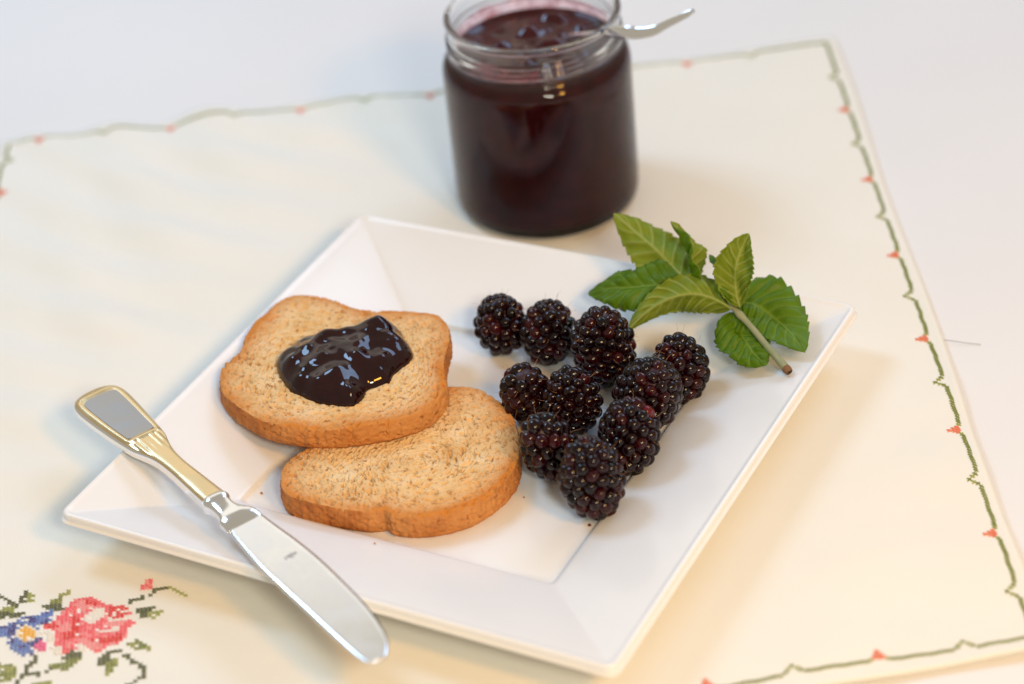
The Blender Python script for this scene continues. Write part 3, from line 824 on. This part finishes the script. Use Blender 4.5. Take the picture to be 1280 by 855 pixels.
def blackberry(label, x0, x1, y0, y1, axis, seed, dr=0.0031, red=(), scar=False, wine=0.12):
    """a berry whose outline fills the box x0..x1, y0..y1 of the photograph"""
    r = np.random.default_rng(seed)
    ax = np.asarray(axis, float); ax /= np.linalg.norm(ax)
    dist = (at((x0+x1)/2, (y0+y1)/2, 0.018)-CAM)@_fw
    hw, hh = (x1-x0)/2*dist/F, (y1-y0)/2*dist/F
    rad = hw; s = ax@UP                                     # half length so that the outline has the right height
    L = math.sqrt(max(hh*hh-rad*rad*(1-s*s), (rad*0.95*abs(s))**2))/max(abs(s), 0.35)
    L = min(L, rad*1.55)
    rad -= dr*0.05; L -= dr*0.05
    hz = math.sqrt((L*ax[2])**2+rad*rad*(1-ax[2]**2))
    c = at((x0+x1)/2, (y0+y1)/2, WELL+hz+dr*0.25)
    root = thing('blackberry', label, 'blackberry', loc=(c[0], c[1], WELL), group='blackberries on the square plate')
    off = Vector((0, 0, hz+dr*0.25))
    q = Vector((0, 0, 1)).rotation_difference(Vector(ax))
    global CORE_ME
    if CORE_ME is None:
        V = [(math.sin(math.pi*j/15)*math.cos(2*math.pi*i/24), math.sin(math.pi*j/15)*math.sin(2*math.pi*i/24), math.cos(math.pi*j/15)) for i in range(24) for j in range(16)]
        CORE_ME = mesh_data('core', V, grid_faces(24, 16, True, False)); recalc(CORE_ME)
    ri, li = rad-dr*0.75, L-dr*0.75
    co = obj('core', CORE_ME, CORE, root); co.location = off; co.rotation_mode = 'QUATERNION'; co.rotation_quaternion = q
    co.scale = (ri*0.98, ri*0.98, li*0.98)
    # evenly spread points on the spheroid, then jittered
    area = 4*math.pi*((ri**3.2+2*(ri*li)**1.6)/3)**(1/1.6)**1 if False else 4*math.pi*(((ri*ri)**1.6+2*(ri*li)**1.6)/3)**(1/1.6)
    n = int(area/(dr*dr*2.75))
    pts = []
    ga = math.pi*(3-5**0.5)
    for k in range(n):
        zz = 1-2*(k+0.5)/n; rr = math.sqrt(1-zz*zz); t = ga*k+seed
        pts.append([rr*math.cos(t), rr*math.sin(t), zz])
    P = np.array(pts)*[ri, ri, li]
    P += r.normal(0, dr*0.22, P.shape)
    for it in range(10):                                     # relax on the surface
        D = P[:, None]-P[None]; dd = np.linalg.norm(D, axis=2)+np.eye(n)
        w_ = np.clip(dr*1.85-dd, 0, None)*(1-np.eye(n))
        P += (D/dd[..., None]*w_[..., None]).sum(1)*0.25
        f = np.sqrt((P[:, 0]/ri)**2+(P[:, 1]/ri)**2+(P[:, 2]/li)**2); P /= f[:, None]
    taper = 1-0.10*np.clip(P[:, 2]/li, 0, 1)
    for p, tp in zip(P, taper):
        nrm = Vector((p[0]/ri**2, p[1]/ri**2, p[2]/li**2)).normalized()
        wp = q @ (Vector(p)*float(tp)); wn = q @ nrm
        torn = scar and wn.dot(Vector(-_fw*0.6+UP*0.75+RIGHT*0.15).normalized()) > 0.80
        if torn: wp = wp*0.86
        if (off+wp).z < dr*0.6: wp.z = dr*0.6-off.z
        sx, sy = pix(np.array(c)+np.array([0, 0, -hz-dr*0.25])+np.array(off+wp)) if red else (0, 0)
        kind = 'd'
        if r.random() < wine: kind = 'w'
        for (rx, ry, rr_) in red:
            if math.hypot(sx-rx, sy-ry) < rr_ and wn.dot(Vector(-_fw)) > -0.1: kind = 'r'
        if torn: kind = 'r' if r.random() < 0.3 else 'w'
        o = obj('drupelet', DRU[kind][r.integers(4)], None, root)
        o.location = off+wp
        qq = Vector((0, 0, 1)).rotation_difference(wn) @ Quaternion((0, 0, 1), r.uniform(0, 6.28))
        o.rotation_mode = 'QUATERNION'; o.rotation_quaternion = qq
        k = dr*r.uniform(0.90, 1.12)*(0.72 if torn else 1.0)
        o.scale = (k*r.uniform(0.94, 1.06), k*r.uniform(0.94, 1.06), k*r.uniform(0.92, 1.1))
    if scar:
        sn = Vector(-_fw*0.6+UP*0.75+RIGHT*0.15).normalized()
        V = []; 
        for i in range(40):
            for j in range(14):
                t = 2*math.pi*i/40; a = j/13
                hgt = 0.0012*math.sin(5*t+6*a)*a+0.0016*math.cos(a*9)*(1-a)*0.6+0.0008*math.sin(11*t+3)*a
                V.append((rad*0.62*a*math.cos(t), rad*0.62*a*math.sin(t), hgt))
        me = mesh_data('stem_scar', V, grid_faces(40, 14, True, False)); recalc(me)
        so = obj('stem_scar', me, SCAR, root); so.location = off+sn*(rad*0.74); so.rotation_mode = 'QUATERNION'
        so.rotation_quaternion = Vector((0, 0, 1)).rotation_difference(sn)
    # withered styles: a few short hairs between the drupelets
    V, Fc = [], []
    for k in r.choice(n, 26, replace=False):
        p = Vector(P[k]); wn = (q @ Vector((p[0]/ri**2, p[1]/ri**2, p[2]/li**2))).normalized()
        if wn.z < -0.2: continue
        side = wn.cross(Vector(r.normal(0, 1, 3))).normalized()
        b0 = off+q @ p+side*dr*0.9
        pth = [np.array(b0+wn*(dr*1.1*t)+side*(0.0009*t*t)) for t in (0.4, 0.8, 1.2, 1.6)]
        v, f = tube(pth, [0.00007, 0.00006, 0.00005, 0.00003], 5); i0 = len(V); V += v; Fc += [tuple(i0+i for i in g) for g in f]
    if V: obj('style_hairs', mesh_data('style_hairs', V, Fc), HAIR, root)
    return root

cd = -_fw                                                       # towards the camera
blackberry('blackberry at the far left end of the pile, standing slightly apart', 594, 658, 364, 444, (-0.1, 0.1, 1), 1)
blackberry('blackberry of the back row between the far left one and the tallest', 651, 720, 371, 456, (0.1, 0.05, 1), 2)
blackberry('tall blackberry at the back of the pile, just below the mint leaves', 715, 793, 378, 486, (0.05, -0.15, 1), 3)
blackberry('small blackberry beside the bare toast with reddish torn stem end showing', 625, 687, 451, 530, (0.2, -0.3, 1), 4, scar=True, wine=0.5)
blackberry('blackberry in the middle of the pile, surrounded by all the others', 678, 752, 456, 544, (0.0, -0.1, 1), 5, dr=0.0030)
blackberry('blackberry leaning against the rightmost one, near the right well edge', 768, 851, 443, 543, (0.45, -0.25, 0.9), 6, red=((812, 500, 0),))
blackberry('rightmost blackberry, nearest to the mint stem', 813, 886, 415, 503, (-0.15, 0.1, 1), 7, wine=0.35)
blackberry('blackberry with large round drupelets in front, next to the bare toast', 651, 721, 511, 604, (-0.1, -0.35, 0.9), 8, dr=0.0034)
blackberry('blackberry with reddish drupelets on its upper right side, behind the frontmost', 748, 825, 494, 594, (0.1, 0.0, 1), 9, red=((811, 519, 6), (815, 537, 5)))
blackberry('frontmost blackberry, longest of the pile', 700, 779, 540, 652, (-0.05, -0.1, 1), 10, wine=0.3)

# ------------------------------------------------------------------ mint sprig
def mat_leaf(name, dark, light, vein, rough):
    n = NT(name)
    base = n.ramp(n.noise(60, 4), [(0.3, dark), (0.7, light)])
    c = n.mix(n.attr('vein'), base, vein)
    n.color(c); n.set(Roughness=rough, Specular_IOR_Level=0.25)
    vo = n.n('TexVoronoi', Scale=460.0); n.l(n.tc.outputs['Object'], vo.inputs['Vector'])
    b = n.bump(n.noise(900, 3), 0.25, 0.0004); n.normal(n.bump(vo.outputs['Distance'], -0.85, 0.0010, b))
    tr = n.n('BsdfTranslucent'); n.l(n.mix(0.5, c, (0.30, 0.42, 0.04)), tr.inputs['Color'])
    mx = n.n('MixShader'); mx.inputs[0].default_value = 0.28
    n.l(n.b.outputs[0], mx.inputs[1]); n.l(tr.outputs[0], mx.inputs[2]); n.l(mx.outputs[0], n.o.inputs['Surface'])
    return n.m
LEAF_UP = mat_leaf('mint_leaf_upper', (0.085, 0.185, 0.004), (0.130, 0.255, 0.008), (0.21, 0.34, 0.04), 0.42)
LEAF_LO = mat_leaf('mint_leaf_underside', (0.20, 0.285, 0.016), (0.265, 0.345, 0.032), (0.40, 0.47, 0.13), 0.55)
mint = thing('mint_sprig', 'fresh green mint sprig lying on the back right rim of the plate', 'mint', loc=at(985, 463, 0.022))
mbase = np.array(mint.location)

def leaf(p0, p1, p2, half, hint, fold=0.15, curl=0.0, under=False, teeth=11, veins=8, seed=0, pucker=0.0015, shape=0.78):
    p0, p1, p2 = [np.asarray(p, float) for p in (p0, p1, p2)]
    c1 = 2*p1-0.5*(p0+p2)
    NT_, NW = 90, 17
    V = []; vein = []
    r = np.random.default_rng(seed)
    jit = r.normal(0, 1, 200)
    for i in range(NT_):
        t = i/(NT_-1)
        P = (1-t)**2*p0+2*t*(1-t)*c1+t*t*p2
        T = 2*(1-t)*(c1-p0)+2*t*(p2-c1); T /= np.linalg.norm(T)
        N = np.asarray(hint, float); N = N-(N@T)*T; N /= np.linalg.norm(N)
        S = np.cross(T, N)
        base = max(math.sin(math.pi*min(1, max(0, t))**shape), 0)**0.72
        wdt = half*base
        for j in range(2*NW-1):
            u = (j-(NW-1))/(NW-1)
            ph = (t*teeth+(0.5 if u < 0 else 0)) % 1.0
            tooth = 1+0.125*(0.5-ph)*smoothstep(0.6, 1.0, abs(u))*(1 if 0.06 < t < 0.985 else 0)
            ww = wdt*u*float(tooth)
            ph_v = (t-0.24*abs(u)*(1-0.25*abs(u)))*veins+(0.5 if u > 0 else 0)
            f = ph_v-math.floor(ph_v); dv = min(f, 1-f)
            vl = math.exp(-(dv/0.075)**2)*smoothstep(1.0, 0.75, abs(u))*smoothstep(0.0, 0.12, t)
            mid = math.exp(-(u*wdt/0.00045)**2)
            vn = max(float(vl)*0.8, mid)
            bulge = pucker*(math.sin(math.pi*f)**0.8)*smoothstep(0.03, 0.25, abs(u))*smoothstep(1.0, 0.8, abs(u))*min(1, wdt/half*1.2)
            sgn = -1 if under else 1
            hgt = sgn*float(bulge)+(0.00035*mid if under else -0.00035*mid)
            ang = fold+curl*abs(u)
            wav = (0.0017*math.sin(t*11+seed*1.7+(2 if u > 0 else 0))+0.0005*math.sin(t*27+seed*3.1+(1 if u > 0 else 0)))*u*u*min(1, wdt/half*1.3)
            wav += 0.0016*math.sin(t*7.3+u*2.6+seed*2.1)*math.sin(u*3.4+t*4.1+seed)*min(1, wdt/half)
            V.append(P+S*ww*math.cos(ang)+N*(abs(ww)*math.sin(ang)+hgt+wav))
            vein.append(vn)
    me = mesh_data('leaf', np.array(V)-mbase, grid_faces(NT_, 2*NW-1))
    point_attr(me, 'vein', vein)
    o = obj('leaf', me, [LEAF_LO, LEAF_UP] if under else [LEAF_UP, LEAF_LO], mint)
    md = o.modifiers.new('thickness', 'SOLIDIFY'); md.thickness = 0.00035; md.offset = 0; md.material_offset = 1
    # make the first material face along hint
    me.update()
    nz = np.mean([p.normal[:] for p in me.polygons], axis=0)
    if nz@np.asarray(hint) < 0: me.flip_normals()
    return o

STEM = NT('mint_stem'); STEM.color(STEM.ramp(STEM.noise(90, 4), [(0.35, (0.23, 0.26, 0.11)), (0.7, (0.36, 0.34, 0.20))])); STEM.set(Roughness=0.5)
STEM.normal(STEM.bump(STEM.noise(400, 3), 0.3, 0.0004)); STEM = STEM.m
CUT = plain('mint_stem_cut_end', (0.20, 0.10, 0.04), 0.7)
c_end = at(983, 461, 0.0255); nodeA = at(915, 384, 0.0365); nodeB = at(866, 357, 0.0385)
st = open_spline([c_end, at(962, 437, 0.0280), at(940, 410, 0.0320), nodeA, at(890, 367, 0.038), nodeB], 60)
rs = np.interp(np.linspace(0, 1, 60), [0, 0.05, 0.1, 0.5, 0.56, 0.62, 1.0], [0.0019, 0.0020, 0.0016, 0.00145, 0.0019, 0.0011, 0.0008])
v, f = tube(st, rs, 14); obj('stem', mesh_data('stem', np.array(v)-mbase, f), STEM, mint)
ce = [c_end+(c_end-st[3])/np.linalg.norm(c_end-st[3])*k for k in (-0.0006, 0.0006, 0.0022, 0.0026)]
v, f = tube(ce, [0.00195, 0.00205, 0.0018, 0.0012], 12); obj('cut_end', mesh_data('cut_end', np.array(v)-mbase, f), CUT, mint)

leaf(at(864, 358, 0.0385), at(822, 314, 0.0480), at(767, 267, 0.0600), 0.0140, cd+np.array([0.15, 0.1, 0.1]), fold=-0.05, curl=-0.30, under=True, seed=1, veins=8, shape=0.66)
leaf(at(862, 358, 0.0370), at(797, 357, 0.0400), at(735, 366, 0.0290), 0.0135, cd*0.6+np.array([0, 0, 0.7]), fold=0.10, curl=-0.2, under=False, seed=2, shape=0.7)
leaf(at(914, 386, 0.0365), at(850, 369, 0.0430), at(785, 413, 0.0300), 0.0118, cd+np.array([0.1, -0.1, 0.0]), fold=-0.25, curl=-0.5, under=True, seed=3, veins=9, pucker=0.0019, shape=0.70)
leaf(at(866, 357, 0.0390), at(860, 318, 0.0520), at(838, 277, 0.0640), 0.0085, RIGHT*0.8+cd*0.30, fold=0.5, curl=0.1, under=True, seed=4, veins=7)
leaf(at(925, 384, 0.0370), at(920, 338, 0.0500), at(936, 292, 0.0640), 0.0115, cd*0.9-RIGHT*0.20, fold=0.45, curl=0.25, under=True, seed=5, shape=0.95)
leaf(at(921, 382, 0.0365), at(902, 350, 0.0450), at(888, 318, 0.0500), 0.0060, cd*0.7+RIGHT*0.5, fold=0.2, curl=0.1, under=False, seed=15)
leaf(at(919, 378, 0.0340), at(964, 393, 0.0325), at(1006, 440, 0.0290), 0.0175, np.array([0.1, -0.35, 0.95]), fold=0.12, curl=-0.15, under=False, seed=6, veins=9, shape=0.60)
leaf(at(916, 390, 0.0330), at(931, 425, 0.0280), at(958, 456, 0.0250), 0.0120, cd*0.5+np.array([0, 0, 0.6]), fold=0.05, curl=-0.2, under=False, seed=7)

# ------------------------------------------------------------------ knife
KA = at(100, 503, 0.0285); KB = at(478, 832, 0.0285)
ku = (KB-KA)/np.linalg.norm(KB-KA); kv = np.array([-ku[1], ku[0], 0.0]); KL = np.linalg.norm(KB-KA)
K0 = KA+kv*0.0053; K0[2] = 0.0262                         # origin at the butt, underside of the handle
knife = thing('table_knife', 'silver table knife with gold trimmed handle resting across the plate corner', 'knife', loc=K0)
knife.matrix_world = Matrix(((ku[0], kv[0], 0, K0[0]), (ku[1], kv[1], 0, K0[1]), (0, 0, 1, K0[2]), (0, 0, 0, 1)))
# stations along the knife (mm): x, centre, half width, top z, bottom z
hs = [(-0.6, 1.0, 2.4, 4.8, 2.0), (0.0, 1.0, 6.4, 5.3, 1.2), (1.6, 1.0, 9.6, 5.7, 0.5), (5.0, 1.0, 11.8, 6.0, 0.2), (11, 1.0, 12.6, 6.2, 0.0), (22, 0.8, 12.1, 6.4, 0.0), (34, 0.6, 11.1, 6.6, 0.0), (44, 0.5, 10.1, 6.8, 0.0),
      (52, 0.4, 9.0, 7.0, 0.1), (57.5, 0.3, 7.4, 7.1, 0.3), (63, 0.2, 5.9, 7.2, 0.5), (69, 0.1, 5.0, 7.4, 0.6), (78, 0.0, 4.7, 7.6, 0.6), (90, 0.0, 5.0, 7.8, 0.5), (102, 0.0, 5.4, 7.9, 0.4), (108, 0.0, 5.6, 8.0, 0.4)]
def stations(tab, n):
    tab = np.array(tab); x = np.linspace(tab[0, 0], tab[-1, 0], n)
    k = np.concatenate([np.linspace(tab[0, 0], 0.0, 14), np.linspace(0.0, tab[-1, 0], n)[1:]])
    # smooth interpolation through an oversampled open spline
    S = open_spline(tab, 4*n); out = np.stack([k]+[np.interp(k, S[:, 0], S[:, c]) for c in range(1, 5)], 1)
    return out
def loft(st, n=40, e=0.62, t0=0.0, t1=2*math.pi, grow=0.0, zfun=None):
    V = []
    for x, c, hw, zt, zb in st:
        cz, hz = (zt+zb)/2, (zt-zb)/2
        for k in range(n):
            t = t0+(t1-t0)*k/(n if abs(t1-t0-2*math.pi) < 1e-6 else n-1)
            cc, ss = math.cos(t), math.sin(t)
            px_ = math.copysign(abs(cc)**e, cc)*(hw+grow); pz_ = math.copysign(abs(ss)**e, ss)*(hz+grow)
            V.append((x*1e-3, (c+px_)*1e-3, (cz+pz_)*1e-3))
    return V
hst = stations(hs, 120)
V = loft(hst, 48)
nS = len(hst)
Fc = grid_faces(nS, 48, False, True)+[tuple(range(48)), tuple((nS-1)*48+k for k in range(48))]
me = mesh_data('handle', V, Fc); recalc(me); obj('handle', me, SILVER, knife)
# gold plating over the upper face, with a raised rim round the panel and flutes at its foot
V, nG = [], 61
gst = [s for s in hst if s[0] > -0.3]
for x, c, hw, zt, zb in gst:
    cz, hz = (zt+zb)/2, (zt-zb)/2
    for k in range(nG):
        u = -1+2*k/(nG-1)
        t = math.pi/2-u*1.02
        cc, ss = math.cos(t), math.sin(t)
        px_ = math.copysign(abs(cc)**0.62, cc)*(hw+0.18); pz_ = abs(ss)**0.62*(hz+0.18)
        rim_ = 0.0
        au = abs(px_)/hw
        pane = (1-smoothstep(0.60, 0.72, au))*smoothstep(4.5, 7.0, x)*(1-smoothstep(45.0, 47.5, x))
        ridge = (math.exp(-((au-0.78)/0.10)**2)*smoothstep(3.0, 7.0, x)*(1-smoothstep(45.5, 49.5, x))
                 + math.exp(-((x-48.2)/1.2)**2)*(1-smoothstep(0.70, 0.85, au)) + math.exp(-((x-4.0)/1.3)**2)*(1-smoothstep(0.65, 0.8, au)))
        flute = 0.16*math.cos(px_*2.3)*smoothstep(48.5, 50.5, x)*(1-smoothstep(57, 66, x))*(1-smoothstep(0.75, 0.95, au))
        pz_ += -0.10*float(pane)+0.42*float(ridge)+float(flute)
        V.append((x*1e-3, (c+px_)*1e-3, (cz+pz_)*1e-3))
me = mesh_data('gold_trim', V, grid_faces(len(gst), nG)); recalc(me); obj('gold_trim', me, GOLD, knife)
# grey panel
V = []; nI = 15
PAN = mat_metal('satin_grey_panel', (0.40, 0.40, 0.40), 0.30, 0.008)
xs_ = np.linspace(5.8, 46.9, 60)
for x in xs_:
    hw = np.interp(x, hst[:, 0], hst[:, 2])*0.665; zt = np.interp(x, hst[:, 0], hst[:, 3]); c = np.interp(x, hst[:, 0], hst[:, 1])
    cap_ = min(1.0, math.sqrt(max(0, 1-max(0, (9.0-x)/3.4)**2)), math.sqrt(max(0, 1-max(0, (x-45.4)/1.6)**2)))
    for k in range(nI):
        u = -1+2*k/(nI-1)
        V.append((x*1e-3, (c+u*hw*cap_)*1e-3, (zt+0.16-0.05*u*u)*1e-3))
me = mesh_data('handle_panel', V, grid_faces(60, nI)); recalc(me)
if np.mean([p.normal.z for p in me.polygons]) < 0: me.flip_normals()
obj('handle_panel', me, PAN, knife)
# bolster: collar, waist and shoulder
bs = [(106.5, 0, 5.75, 8.15, 0.25), (108, 0, 6.2, 8.5, 0.1), (109.6, 0, 6.2, 8.5, 0.1), (111, 0, 5.5, 8.0, 0.5), (113.5, 0, 5.1, 7.6, 0.9), (116.5, 0.2, 5.2, 7.3, 1.2), (119, 0.5, 6.0, 7.2, 1.3),
      (121, 0.8, 7.2, 7.3, 1.2), (123, 1.0, 8.2, 7.3, 1.2), (125.5, 1.3, 8.5, 6.9, 1.6), (127.5, 1.4, 8.5, 5.9, 2.6), (129.5, 1.4, 8.5, 5.0, 3.4)]
S = open_spline(bs, 70)
V = loft(S, 44, 0.66); Fc = grid_faces(70, 44, False, True)+[tuple(range(44)), tuple(69*44+k for k in range(44))]
me = mesh_data('bolster', V, Fc); recalc(me); obj('bolster', me, SILVER, knife)
# blade: back edge nearly straight, cutting edge bellied, round tip
off = -5.3
upE = [(128.0, 15.0), (133, 15.2), (140, 15.6), (154, 16.5), (170, 16.7), (188, 15.8), (203, 14.6), (216, 12.6), (227.6, 9.4), (234.0, 5.4), (236.6, 1.2), (235.6, -2.4)]
loE = [(128.0, -0.6), (133, -1.6), (142, -2.8), (159, -4.5), (175, -5.0), (192, -5.3), (206, -5.6), (219, -5.7), (229, -5.4), (233.5, -4.4), (235.2, -3.2), (235.6, -2.4)]
ue, le = open_spline([(a, b, 0) for a, b in upE], 90)[:, :2], open_spline([(a, b, 0) for a, b in loE], 90)[:, :2]
V = []; nB = 15
for i in range(90):
    for k in range(nB):
        t = k/(nB-1); p = ue[i]*(1-t)+le[i]*t
        th = (0.75+0.25*(1-i/89))*min(1.0, 0.8+t/0.3)*(1 if t < 0.92 else (1-t)/0.08*0.22+0.78)
        V.append((p[0]*1e-3, (p[1]+off)*1e-3, (4.2+th*0.8)*1e-3))
for i in range(90):
    for k in range(nB):
        t = k/(nB-1); p = ue[i]*(1-t)+le[i]*t
        V.append((p[0]*1e-3, (p[1]+off)*1e-3, 3.5e-3))
Fc = grid_faces(90, nB); m0 = 90*nB
Fc += [tuple(m0+i for i in reversed(f)) for f in Fc[:]]
lp = [i*nB for i in range(90)]+[89*nB+k for k in range(1, nB)]+[i*nB+nB-1 for i in range(88, -1, -1)]+[k for k in range(nB-2, 0, -1)]
for a, b in zip(lp, lp[1:]+lp[:1]): Fc.append((a, b, m0+b, m0+a))
me = mesh_data('blade', V, Fc); recalc(me); blade = obj('blade', me, STEEL, knife)
# small maker's mark stamped on the blade
MARK = plain('etched_mark', (0.22, 0.22, 0.22), 0.5)
V, Fc = [], []
def stroke(pts, w):
    for a, b in zip(pts[:-1], pts[1:]):
        a, b = np.array(a, float), np.array(b, float); d = (b-a)/np.linalg.norm(b-a); s = np.array([-d[1], d[0]])*w/2; i0 = len(V)
        for q in (a+s, b+s, b-s, a-s): V.append(((160.5+q[0])*1e-3, (9.4+off+q[1])*1e-3, 5.18e-3))
        Fc.append((i0, i0+1, i0+2, i0+3))
for s_ in ([(-1.2, -3.0), (0.8, -3.0)], [(-1.5, -1.8), (1.0, -1.0)], [(-1.6, -0.4), (1.6, -0.2)], [(-1.6, 0.6), (0.6, 1.2)], [(-1.2, 2.2), (0.4, 2.2)], [(-0.4, -2.4), (-0.4, 2.4)]):
    stroke(s_, 0.26)
obj('stamped_mark', mesh_data('stamped_mark', V, Fc, False), MARK, blade)

# ------------------------------------------------------------------ little things
p = [at(1172, 424, 0.0012), at(1190, 426, 0.0016), at(1207, 428.5, 0.0010), at(1226, 430.5, 0.0005)]
v, f = tube(open_spline(p, 20), 0.00016, 6)
tag(obj('loose_thread', mesh_data('loose_thread', v, f), plain('grey_thread', (0.42, 0.38, 0.36), 0.8)), 'short loose grey thread lying beside the right stitched border', 'thread')

def crumb_at(px_, py_, size, label, mat, seed):
    r = np.random.default_rng(seed); c = at(px_, py_, WELL)
    bm = bmesh.new(); bmesh.ops.create_icosphere(bm, subdivisions=2, radius=size)
    for vv in bm.verts: vv.co *= 1+r.uniform(-0.3, 0.3); vv.co.z *= 0.7
    me = bpy.data.meshes.new('crumb'); bm.to_mesh(me); bm.free()
    c[2] = slope_z(c[0], c[1])+size*0.5
    return tag(obj('bread_crumb', me, mat, loc=c), label, 'crumb')
crumb_at(327, 617, 0.0006, 'tiny dark toast crumb in the plate corner beside the knife', CRUST, 1)
bit = crumb_at(737, 657, 0.0007, 'tiny red berry fragment on the plate below the frontmost blackberry', B_RED, 2); bit.name = 'berry_fragment'; bit['category'] = 'berry fragment'

for k, (px_, py_, lab) in enumerate([(566, 384, 'tiny toast crumb on the plate behind the jam topped slice'),
                                     (655, 622, 'tiny toast crumb on the plate between bare toast and front blackberry'),
                                     (470, 690, 'tiny toast crumb on the front rim below the bare slice')]):
    o = crumb_at(px_, py_, 0.00042, lab, CRUST, 30+k); o['group'] = 'toast crumbs on the plate'
